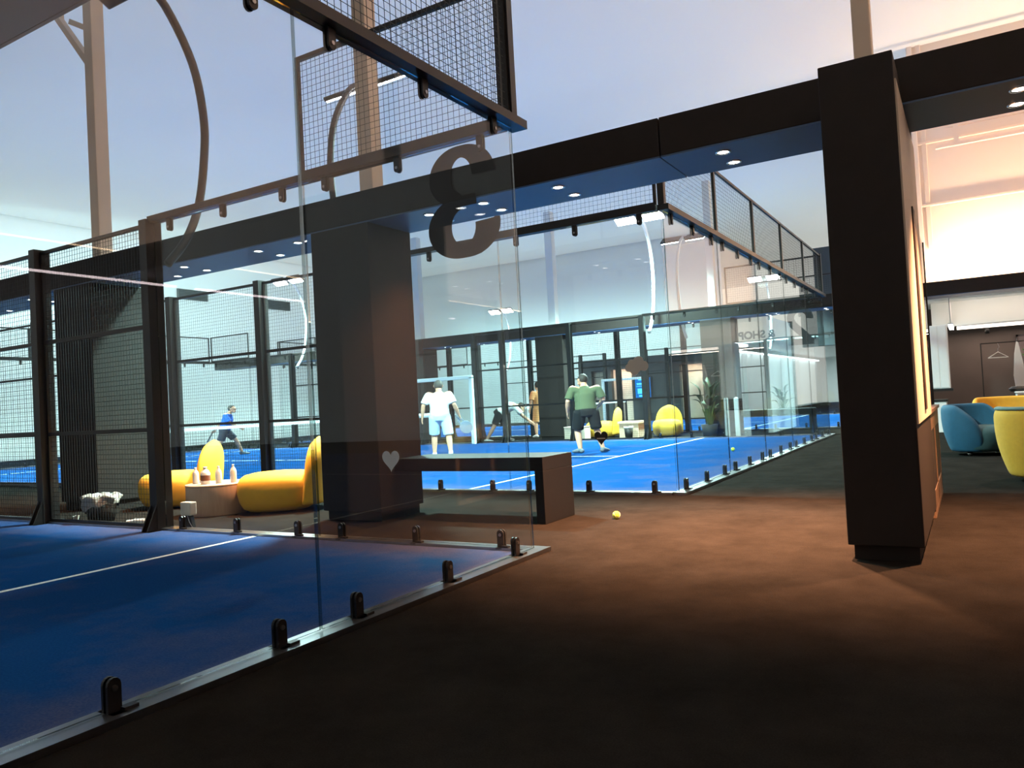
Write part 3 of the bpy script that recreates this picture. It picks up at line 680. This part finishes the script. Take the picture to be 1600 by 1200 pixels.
# ------------------------------------------------------------ lounge tub chairs
def tub(loc,rz,shell,seatm,label,r=.43,h=.72,rim=None,wing=True):
    t=thing('tub_armchair',label,'armchair',loc,rz,group='lounge armchairs')
    # shell opens towards +x ; arms sweep down to the seat at the opening
    n=30; vs=[]; K=12; th=.075
    a0,a1=math.radians(52),math.radians(308)
    for side in (0,1):
        for i in range(n+1):
            a=a0+(a1-a0)*i/n; e=min(i,n-i)/n*2
            top=.30+(h-.30)*min(1,(e*2.6))**.55
            for k_ in range(K+1):
                u=k_/K; z=.05+(top-.05)*u
                rr=(r*(.74+.26*min(1,z/.72)**.8)+(.035*math.sin(u*PI)))-(th if side else 0)
                if side==0 and k_==K: rr-=.02
                vs.append((rr*math.cos(a),rr*math.sin(a)*1.02,z - (0 if k_<K or side==0 else 0)))
    m=MB(); W=K+1; NN=(n+1)*W; fs=[]
    for s in (0,1):
        for i in range(n):
            for k_ in range(K): a=s*NN+i*W+k_; fs.append((a,a+W,a+W+1,a+1))
    for i in range(n): fs+= [(i*W+K,(i+1)*W+K,NN+(i+1)*W+K,NN+i*W+K),(i*W,NN+i*W,NN+(i+1)*W,(i+1)*W)]
    for i in (0,n):
        for k_ in range(K): a=i*W+k_; fs.append((a,a+1,NN+a+1,NN+a))
    m.add(vs,fs); m.build('shell',shell,t,True,sub=1)
    MB().lathe([(0,.06),(.30,.06),(.345,.10),(.355,.30),(.335,.37),(.25,.40),(0,.405)],28,(.07,0,0)).build('seat',seatm,t,True)
    if rim: 
        P=[]
        for i in range(n+1):
            a=a0+(a1-a0)*i/n; e=min(i,n-i)/n*2; top=.30+(h-.30)*min(1,(e*2.6))**.55; P.append(((r-.045)*math.cos(a),(r-.045)*math.sin(a)*1.02,top+.0))
        MB().tube(P,[(.02,.042)]*len(P),10).build('rim',rim,t,True)
    for a in range(3):
        q=2*PI*a/3+.5; MB().lathe([(.03,0),(.03,.05)],12,(.22*math.cos(q),.22*math.sin(q),0)).build('foot',M['chrome'],t,True)
    return t
tub((2.71,7.75,0),math.radians(-28),M['teal'],M['darkteal'],'teal velvet tub armchair with dark seat beside the column',h=.70)
tub((3.12,8.75,0),math.radians(-95),M['yellow2'],M['yellow2'],'yellow tub armchair facing the camera behind the teal one',h=.76,r=.46)
tub((3.33,4.55,0),math.radians(70),M['yellow2'],M['darkteal'],'yellow tub armchair with grey rim cut by the right edge',h=.73,r=.47,rim=M['rimgrey'])
# ------------------------------------------------------------ shop beyond the lounge
struct('wall_shop_back', MB().box(1.5,6.5,17.6,17.7,0,2.9), M['brownwall'])
struct('ceiling_shop', MB().box(1.81,6.5,14.67,17.6,2.86,2.92), M['white_wall'])
struct('trim_shop_bulkhead', MB().box(1.95,6.4,16.0,16.3,2.30,2.86), M['white_wall'])
struct('wall_shop_side', MB().box(1.55,1.66,14.75,17.6,0,2.86), M['white_wall'])
t=thing('led_strip_light','warm LED line under the white shop bulkhead','light strip',(4.2,16.02,2.2)); MB().box(-1.75,1.9,0,.05,0,.07).build('diffuser',M['led2'],t); MB().box(-1.75,1.9,.0,.06,.07,.1).build('housing',M['wbox'],t)
t=thing('led_strip_light','short bright LED line at the left of the shop','light strip',(2.35,15.3,2.2)); MB().box(-.01,.01,-.4,-.38,.09,.66).box(-.01,.01,.38,.4,.09,.66).build('hanging_rod',M['wbox'],t); MB().box(-.04,.04,-.6,.6,0,.06).build('diffuser',M['ledw'],t); MB().box(-.05,.05,-.62,.62,.06,.09).build('housing',M['wbox'],t)
light('shop_light','AREA',(3.6,15.4,2.75),14,(1,.76,.6),(3.6,16.2,1.8),shape='RECTANGLE',size=3,size_y=.2)
light('shop_light','AREA',(3.6,16.9,2.2),40,(1,.78,.62),(3.6,16.9,0),shape='RECTANGLE',size=3,size_y=.3)
t=thing('spotlight','black track spotlight on the shop LED line','light',(3.05,16.1,2.12)); MB().lathe([(.045,0),(.045,.13)],14,(0,0,-.06)).build('can',M['black'],t,True); MB().box(-.02,.02,-.02,.02,.05,.18).build('mount',M['black'],t)
t=thing('wall_cabinet','white wall cabinet in the shop behind the teal chair','cabinet',(2.15,13.3,.88)); MB().box(-.22,.16,-.2,.2,0,1.28).build('body',M['wbox'],t,bevel=.01); MB().box(-.20,-.02,-.212,-.2,.02,1.26).build('door',M['wbox'],t,bevel=.004); MB().box(0,.14,-.212,-.2,.02,1.26).build('door',M['wbox'],t,bevel=.004); MB().box(-.26,.2,-.22,.22,-.05,0).build('base_shelf',M['black'],t)
t=thing('counter','white counter end under the wall cabinet','counter',(2.0,13.4,0)); MB().box(-.18,.22,-.3,.3,0,.62).build('body',M['wbox'],t,bevel=.01); MB().box(-.2,.24,-.32,.32,.62,.66).build('top',M['black'],t)
t=thing('mirror','dark framed mirror panel on the shop back wall','mirror',(4.6,17.52,0)); MB().box(-.9,.9,-.02,.02,.1,2.0).build('mirror_panel',M['purple'],t); MB().box(-.95,-.9,-.03,.03,.05,2.05).box(.9,.95,-.03,.03,.05,2.05).box(-.95,.95,-.03,.03,2.0,2.05).build('frame',M['darkwood'],t)
t=thing('clothes_rack','thin black clothes rail in the shop','rack',(3.6,16.2,0))
for s in (-.7,.75): MB().tube([(s,0,0),(s,0,1.85)],.012,8).build('upright',M['black'],t)
MB().tube([(-.7,0,1.84),(.75,0,1.84)],.012,8).build('rail',M['black'],t)
def hanger(x,label):
    h=thing('clothes_hanger',label,'hanger',(x,16.2,1.5))
    MB().tube([(-.2,0,0),(0,0,.13),(.2,0,0),(-.2,0,0)],.011,6).build('bar',M['cloth'],h); MB().tube([(0,0,.13),(0,0,.2),(.03,0,.24),(.0,0,.335)],.006,6).build('hook',M['alu'],h)
hanger(3.23,'empty white clothes hanger on the shop rail')
g=thing('robe','long white garment hanging in the shop','garment',(3.60,16.2,.62))
MB().prism([(-.10,.45),(-.06,.95),(-.01,1.22),(.03,1.2),(.10,.7),(.15,0),(-.06,0)],-.03,.03).build('cloth',M['cloth'],g,bevel=.01); MB().tube([(.0,0,1.2),(.0,0,1.3)],.006,6).build('hook',M['alu'],g)
# plant at the right edge
def leaf(m,base,tip,wd,up=(0,0,1)):
    b=Vector(base); t=Vector(tip); d=t-b; L=d.length; d.normalize(); s=d.cross(Vector(up)); s=s.normalized() if s.length>.01 else Vector((1,0,0)); nrm=s.cross(d)
    vs=[];N=9
    for i in range(N+1):
        u=i/N; w_=wd*math.sin(PI*min(1,u*.97+.03))**.8; c=b+d*L*u+nrm*(.18*L*math.sin(PI*u)); 
        vs+= [c-s*w_+nrm*w_*.25, c-nrm*w_*.05, c+s*w_+nrm*w_*.25]
    m.add(vs,[(3*i+j,3*i+j+1,3*i+j+4,3*i+j+3) for i in range(N) for j in (0,1)])
def plant(loc,label,seed,n,H,size,lm,sp=.5,cat='plant'):
    rnd=random.Random(seed); t=thing('potted_plant',label,cat,loc)
    MB().lathe([(.15,0),(.2,.3),(.18,.3),(.13,.02)],20).build('pot',M['pot'],t,True); 
    for i in range(n):
        a=2*PI*i/n+rnd.uniform(-.4,.4); h=H*rnd.uniform(.5,1); r=sp*rnd.uniform(.3,1)
        p=(r*.55*math.cos(a),r*.55*math.sin(a),h*.75); q=(r*1.2*math.cos(a),r*1.2*math.sin(a),h*rnd.uniform(.85,1.15))
        MB().tube([(0,0,.2),(p[0]*.4,p[1]*.4,h*.4),p],[.012,.01,.007],6).build('stem',M['stem'],t)
        m=MB(); leaf(m,p,q,size*rnd.uniform(.8,1.2)); o=m.build('leaf',lm,t,True); so=o.modifiers.new('thick','SOLIDIFY'); so.thickness=.004
plant((3.92,13.2,0),'large broad-leaved green plant at the right edge behind the armchairs',3,11,1.5,.15,M['leaf'],.62)
plant((-2.75,13.55,0),'dark bushy plant before the distant column',5,26,1.35,.07,M['leafd'],.36)
plant((-3.75,26.9,0),'dark potted plant beyond the farthest court',8,16,1.2,.08,M['leafd'],.5)
t=thing('chair','pale chair frame in the shop behind the armchairs','chair',(3.62,12.2,0)); MB().box(-.28,.12,-.2,.2,.74,.77).build('seat',M['cloth'],t,bevel=.01)
for x,y in ((-.25,-.17),(.1,-.17),(-.25,.17),(.1,.17)): MB().tube([(x,y,0),(x,y,.74)],.012,6).build('leg',M['wbox'],t)
MB().box(.10,.125,-.2,.2,.77,1.12).build('backrest',M['wbox'],t)
tag(MB().lathe([(.0,0),(.14,0),(.17,.05),(.12,.09),(0,.1)],20).build('bowl',M['black'],loc=(3.42,12.25,.772)),'black bowl on the pale seat in the shop','bowl')
for x,z in ((-2.35,0),(-2.52,0)): pass
for i,(x,yy) in enumerate(((-2.34,13.62),(-2.10,13.62))):
    P=[(-.055,0),(.055,0),(.055,.86)]+[(.055*math.cos(a),.86+.055*math.sin(a)) for a in [PI*k/8 for k in range(1,8)]]+[(-.055,.86)]
    tag(MB().prism(P,-.03,.03).build('padded_board',M['palepanel'],loc=(x,yy,0),bevel=.01),'pale round-topped padded board before the distant column, '+('left' if i==0 else 'right')+' one','board',group='padded boards')
# ------------------------------------------------------------ far end: café front and white room
cf=thing('cafe_front','dark café front beyond the farthest court','building',(-9.6,28.2,0))
MB().box(-3.6,3.45,0,.3,2.35,2.86).build('fascia',M['darkwall'],cf)
MB().box(-3.6,-2.95,0,.3,0,2.35).box(-2.35,-1.95,0,.3,0,2.35).box(-.95,1.3,0,.3,0,2.35).box(2.6,3.45,0,.3,0,2.35).build('wall',M['darkwall'],cf)
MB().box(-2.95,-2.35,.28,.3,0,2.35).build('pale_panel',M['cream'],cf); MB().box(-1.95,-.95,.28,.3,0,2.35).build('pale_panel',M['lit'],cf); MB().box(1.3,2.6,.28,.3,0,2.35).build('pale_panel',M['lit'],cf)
light('cafe_light','AREA',(-11,27.9,2.3),18,(1,.72,.5),(-11,28.4,1.2),shape='RECTANGLE',size=.8,size_y=.1)
light('cafe_light','AREA',(-7.6,27.9,2.3),18,(1,.72,.5),(-7.6,28.4,1.2),shape='RECTANGLE',size=.8,size_y=.1)
s=thing('display_screen','lit blue wall screen on the dark café front','screen',(-10.0,28.1,1.0)); MB().box(-.42,.42,0,.08,-.05,.95).build('bezel',M['black'],s); MB().box(-.36,.36,-.01,0,0,.9).build('screen',M['screen'],s)
MB().box(-.2,.1,-.02,-.01,.78,.84).box(-.28,.25,-.02,-.01,.58,.66).box(-.3,.3,-.02,-.01,.5,.53).box(-.25,.28,-.02,-.01,.18,.42).box(-.2,.2,-.02,-.01,.05,.12).build('bright_rows',M['screen2'],s)
struct('wall_corridor_left', MB().box(-6.1,-6.0,27.2,52,0,3.0), M['white_wall'])
struct('wall_corridor_right', MB().box(1.2,1.3,27.2,52,0,3.0), M['white_wall'])
struct('wall_corridor_end', MB().box(-6.0,1.2,50.5,50.6,0,3.0), M['white_wall'])
struct('ceiling_corridor', MB().box(-6.1,1.3,27.2,52,3.0,3.06), M['white_wall'])
tag(MB().box(-2.3,2.9,26.9,27.19,2.62,6.4).build('dark_bulkhead',M['darkwall'],bevel=.01),'dark grey bulkhead block hanging at the far end right of the last court','bulkhead')
for i in range(6):
    y=28.4+3.45*i; t=thing('led_strip_light','white LED tube along the far corridor wall, '+ORD[i]+' from the near end','light strip',(-5.85,y+1.6,2.74),group='corridor LED tubes')
    MB().box(-.05,.05,-1.6,1.6,0,.06).build('diffuser',M['ledw'],t); MB().box(-.15,.06,-1.62,1.62,.06,.09).build('housing',M['wbox'],t)
light('corridor_light','AREA',(-2.5,38,2.9),1100,(.92,1,1),(-2.5,38,0),shape='RECTANGLE',size=6,size_y=20)
for y in (30,34,38,42): tag(MB().box(-5.99,-5.82,y-.08,y+.08,0,2.7).build('wall_post',M['wbox']),'white post on the far corridor wall, '+ORD[(y-30)//4]+' from the near end','post',group='corridor posts')
t=thing('door_3','dark door with a white notice at the end of the far corridor','door',(-2.2,50.4,0)); MB().box(-.75,.75,0,.06,0,2.3).build('leaf',M['darkwall'],t); MB().box(-.1,.45,-.02,0,1.5,2.1).build('notice',M['wbox'],t); MB().box(-.6,-.5,-.05,0,.9,1.2).build('handle',M['chrome'],t)
# air vents high on the left wall
def vent(y,z,label):
    t=thing('air_vent',label,'vent',(HX0+.02,y,z),group='wall vents'); MB().box(0,.08,-.75,.75,-.22,.22).build('frame',M['vent'],t,bevel=.01)
    for k_ in range(6): MB().box(.08,.1,-.68,.68,-.18+.065*k_,-.15+.065*k_).build('slat',M['ventd'],t)
def onx(u,v,x):
    d=f+R_*(u-800)/1208.25-U_*(v-600)/1208.25; c=cam.matrix_world.translation; k_=(x-c.x)/d.x; return c+d*k_
for (u,v,l) in ((302,461,'grey air vent on the left hall wall, under the beam at the left'),(435,477,'grey air vent on the left hall wall, under the bright lamp'),(680,509,'grey air vent on the left hall wall right of the central column')):
    p=onx(u,v,HX0+.1); vent(p.y,p.z,l)
# ------------------------------------------------------------ people
def person(label,loc,rz,J,cl,h=1,racket=None,extra=None):
    t=thing('person',label,'person',loc,rz)
    t.scale=h if hasattr(h,'__len__') else (h,h,h)
    V=Vector
    b=MB()
    pel,che,nec,hea=V(J['pelvis']),V(J['chest']),V(J['neck']),V(J['head'])
    sd=J.get('side',(1,0,0))
    mid=(pel+che)/2
    b.tube([pel+(pel-che).normalized()*.10,pel,mid,che,(che+nec)/2,nec],[(.13,.09),(.165,.12),(.145,.105),(.17,.115),(.14,.09),(.06,.055)],16,side=sd)
    b.tube([nec-(hea-nec)*.3,nec,hea],[.058,.055,.055],12)
    b.ball(hea,(.078,.095,.112),20,14)
    fd=V(J.get('face',(0,1,0))).normalized(); rt=fd.cross(V((0,0,1))).normalized()
    b.ball(hea+fd*.10-V((0,0,.01)),(.016,.022,.022),8,6); b.ball(hea+fd*.05-V((0,0,.075)),(.05,.05,.045),12,8)
    b.ball(hea+fd*.085-V((0,0,.055)),(.03,.016,.010),8,6)
    for s in (-1,1): b.ball(hea+rt*s*.082,(.016,.022,.032),8,6); b.ball(hea+fd*.083+rt*s*.033+V((0,0,.012)),(.015,.012,.010),8,6)
    for sN in ('L','R'):
        sh,el,wr=V(J['sh'+sN]),V(J['el'+sN]),V(J['wr'+sN])
        b.limb([sh,(sh*.5+el*.5),el,(el*.6+wr*.4),wr],[.058,.05,.040,.042,.027])
        b.limb([che+(sh-che)*.5+V((0,0,.02)),sh],[.075,.062])
        d=(wr-el).normalized(); fw=V((0,1,0)); sdv=d.cross(fw).normalized() if d.cross(fw).length>.1 else V((1,0,0)); fw=sdv.cross(d)
        b.tube([wr-d*.01,wr+d*.04,wr+d*.09],[(.018,.026),(.017,.040),(.014,.038)],10,side=sdv)
        for i,(o_,L) in enumerate(((-.03,.062),(-.01,.075),(.011,.07),(.031,.055))):
            p=wr+d*.085+fw*o_; b.tube([p,p+d*L*.5+sdv*.006,p+d*L*.85+sdv*.022],[.0095,.009,.007],7)
        p=wr+d*.03+fw*.035; b.tube([p,p+d*.03+fw*.022,p+d*.06+fw*.025],[.012,.010,.008],7)
        hp,kn,an=V(J['hip'+sN]),V(J['kn'+sN]),V(J['an'+sN])
        b.limb([hp,(hp+kn)/2,kn,kn*.65+an*.35,an],[.092,.078,.056,.058,.036])
    body=b.build('body',M['skin'],t,True,remesh=.0095)
    # shirt
    s=MB(); s.tube([pel-(che-pel).normalized()*.02,pel+(che-pel)*.12,mid,che,(che*.45+nec*.55),nec-(nec-che).normalized()*.02],[(.185,.14),(.19,.145),(.178,.14),(.195,.14),(.15,.105),(.075,.07)],20,side=sd)
    for sN in ('L','R'):
        sh,el=V(J['sh'+sN]),V(J['el'+sN]); s.limb([che+(sh-che)*.4+V((0,0,.0)),sh-V((0,0,.015))],[.095,.072]); s.tube([sh-V((0,0,.01)),sh+(el-sh)*.4,sh+(el-sh)*.85],[.072,.074,.074],14)
    s.build('shirt',cl['shirt'],t,True,remesh=.013)
    s=MB(); s.tube([pel+(che-pel).normalized()*.06,pel-(che-pel).normalized()*.02,pel-(che-pel).normalized()*.12],[(.185,.14),(.19,.148),(.15,.12)],20,side=sd)
    for sN in ('L','R'):
        hp,kn=V(J['hip'+sN]),V(J['kn'+sN]); s.limb([hp],[.11]) if False else None
        s.tube([hp+(hp-kn)*.12,hp,hp+(kn-hp)*.5,hp+(kn-hp)*cl.get('len',.8)],[.10,.112,.105,.098],16)
    s.build('shorts',cl['shorts'],t,True,remesh=.013)
    # hair cap
    hr=MB(); c=hea-fd*.014+V((0,0,.018)); hr.ball(c,(.088,.100,.108),22,14)
    hr.v=[v for v in hr.v]
    for i,v in enumerate(hr.v):
        v=V(v); q=v-hea
        if q.dot(fd)>.035 and q.z<.07: v=hea+ (q-fd*(q.dot(fd)-.02))*.9
        if q.z<-.05: v=hea+q*.82
        hr.v[i]=tuple(v)
    if cl.get('hair'): hr.build('hair',cl['hair'],t,True)
    for sN in ('L','R'):
        an=V(J['an'+sN]); td=V(J.get('toe'+sN,(0,1,0))).normalized()
        sh=MB(); z0=an.z-.075
        sh.tube([V((an.x,an.y,z0+.04))-td*.065,V((an.x,an.y,z0+.045))-td*.03,V((an.x,an.y,z0+.05))+td*.05,V((an.x,an.y,z0+.033))+td*.14,V((an.x,an.y,z0+.028))+td*.19],[(.035,.03),(.045,.04),(.045,.042),(.032,.046),(.02,.03)],14,side=(0,0,1))
        sh.tube([V((an.x,an.y,z0+.03)),an+V((0,0,.02))],[.045,.042],12)
        sh.build('shoe',cl['shoe'],t,True)
    return t
def racket(loc,rot,m,label):
    t=thing('padel_racket',label,'racket',loc); t.rotation_euler=rot
    P=[(.13*math.cos(a)*(1 if True else 1),.0+.145*math.sin(a)) for a in [2*PI*i/32 for i in range(32)]]
    MB().prism([(x,z-.27) for x,z in P],-.018,.018).build('head',m,t,bevel=.008)
    MB().box(-.055,-.03,-.012,.012,-.15,-.06).box(.03,.055,-.012,.012,-.15,-.06).box(-.055,.055,-.012,.012,-.07,-.04).build('throat',m,t,bevel=.004)
    MB().lathe([(.018,-.05),(.017,.09),(.02,.095)],12).build('grip',M['grip'],t,True)
    return t
std=dict(pelvis=(0,0,.90),chest=(0,.02,1.22),neck=(0,.03,1.42),head=(0,.06,1.56),shL=(-.19,.02,1.36),shR=(.19,.02,1.36),elL=(-.27,.0,1.10),elR=(.27,-.02,1.10),wrL=(-.28,.08,.87),wrR=(.31,.05,.86),
 hipL=(-.10,0,.86),hipR=(.10,0,.86),knL=(-.13,.04,.47),knR=(.14,.02,.47),anL=(-.14,0,.085),anR=(.16,-.04,.085))
def dv(**k): d=dict(std); d.update(k); return d
aim=math.radians(36)
person('person in a white shirt and pale shorts walking away with a racket',(-6.82,8.30,.013),aim,
  dv(head=(.0,.10,1.54),elL=(-.30,-.02,1.12),wrL=(-.33,.05,.87),elR=(.28,-.03,1.12),wrR=(.36,.08,.90),knL=(-.12,.12,.48),knR=(.15,-.03,.46),anR=(.17,-.20,.12),anL=(-.13,.05,.085)),
  dict(shirt=M['wshirt'],shorts=M['wshort'],hair=M['greyhair'],shoe=M['wshoe'],len=.95),(1.1,1.1,.965))
def loc2w(l,rz,p,h=1):
    return Vector(l)+Matrix.Rotation(rz,3,'Z')@(Vector(p)*h)
q=loc2w((-6.82,8.30,.013),aim,(.375,.10,.80)); racket(q,(math.radians(15),math.radians(-38),aim),M['racketl'],'grey padel racket held low by the white-shirted person')
person('person in a sage green shirt and black shorts seen from behind',(-3.74,8.85,.013),math.radians(28),
  dv(pelvis=(0,0,.86),chest=(-.01,.04,1.18),neck=(-.01,.07,1.375),head=(-.03,.12,1.49),face=(-.7,.7,0),shL=(-.21,.02,1.32),shR=(.21,.02,1.31),elL=(-.30,-.02,1.06),wrL=(-.31,.10,.84),elR=(.30,.02,1.07),wrR=(.24,.25,.95),
     hipL=(-.11,0,.82),hipR=(.11,0,.82),knL=(-.16,.06,.45),knR=(.17,.05,.45),anL=(-.13,-.04,.085),anR=(.25,-.02,.085),toeL=(-.6,.7,0),toeR=(.5,.8,0)),
  dict(shirt=M['gshirt'],shorts=M['bshort'],hair=M['hair'],shoe=M['shoe'],len=.9),(1.14,1.15,.955))
person('person in a light shirt and black shorts bending over in the far walkway',(-8.6,13.6,0),math.radians(-62),
  dv(side=(1,0,0),pelvis=(0,-.05,.80),chest=(0,.28,.98),neck=(0,.45,.98),head=(0,.58,.93),face=(0,.6,-.8),shL=(-.18,.42,.95),shR=(.18,.42,.95),elL=(-.22,.55,.72),elR=(.22,.60,.72),wrL=(-.12,.75,.55),wrR=(.14,.82,.52),
     hipL=(-.10,-.05,.78),hipR=(.10,-.05,.78),knL=(-.14,.10,.44),knR=(.14,-.20,.44),anL=(-.16,.14,.085),anR=(.18,-.42,.085)),
  dict(shirt=M['wshirt'],shorts=M['bshort'],hair=M['hair'],shoe=M['wshoe'],len=.85),1.0)
person('person in a royal blue shirt lunging beyond the net',(-15.3,9.75,.013),math.radians(-48),
  dv(side=(1,0,0),pelvis=(0,0,.80),chest=(0,.08,1.12),neck=(0,.13,1.30),head=(0,.20,1.42),face=(.3,1,0),shL=(-.18,.10,1.24),shR=(.18,.06,1.24),elL=(-.26,-.10,1.02),wrL=(-.30,-.28,.82),elR=(.25,.18,1.0),wrR=(.20,.38,.86),
     hipL=(-.10,0,.77),hipR=(.10,0,.77),knL=(-.14,.24,.47),knR=(.16,-.10,.42),anL=(-.18,.38,.085),anR=(.20,-.42,.10)),
  dict(shirt=M['blshirt'],shorts=M['navy'],hair=M['greyhair'],shoe=M['shoe'],len=.85),(1.08,1.08,.92))
q=loc2w((-15.3,9.75,.013),math.radians(-48),(-.32,-.34,.76)); racket(q,(math.radians(-30),math.radians(15),math.radians(-48)),M['racket'],'dark padel racket held by the blue-shirted person')
person('person in orange clothes half hidden behind the distant column',(-8.28,15.25,0),math.radians(60),
  dv(),dict(shirt=M['orange'],shorts=M['orange'],hair=M['hair'],shoe=M['wshoe'],len=.98),.98)
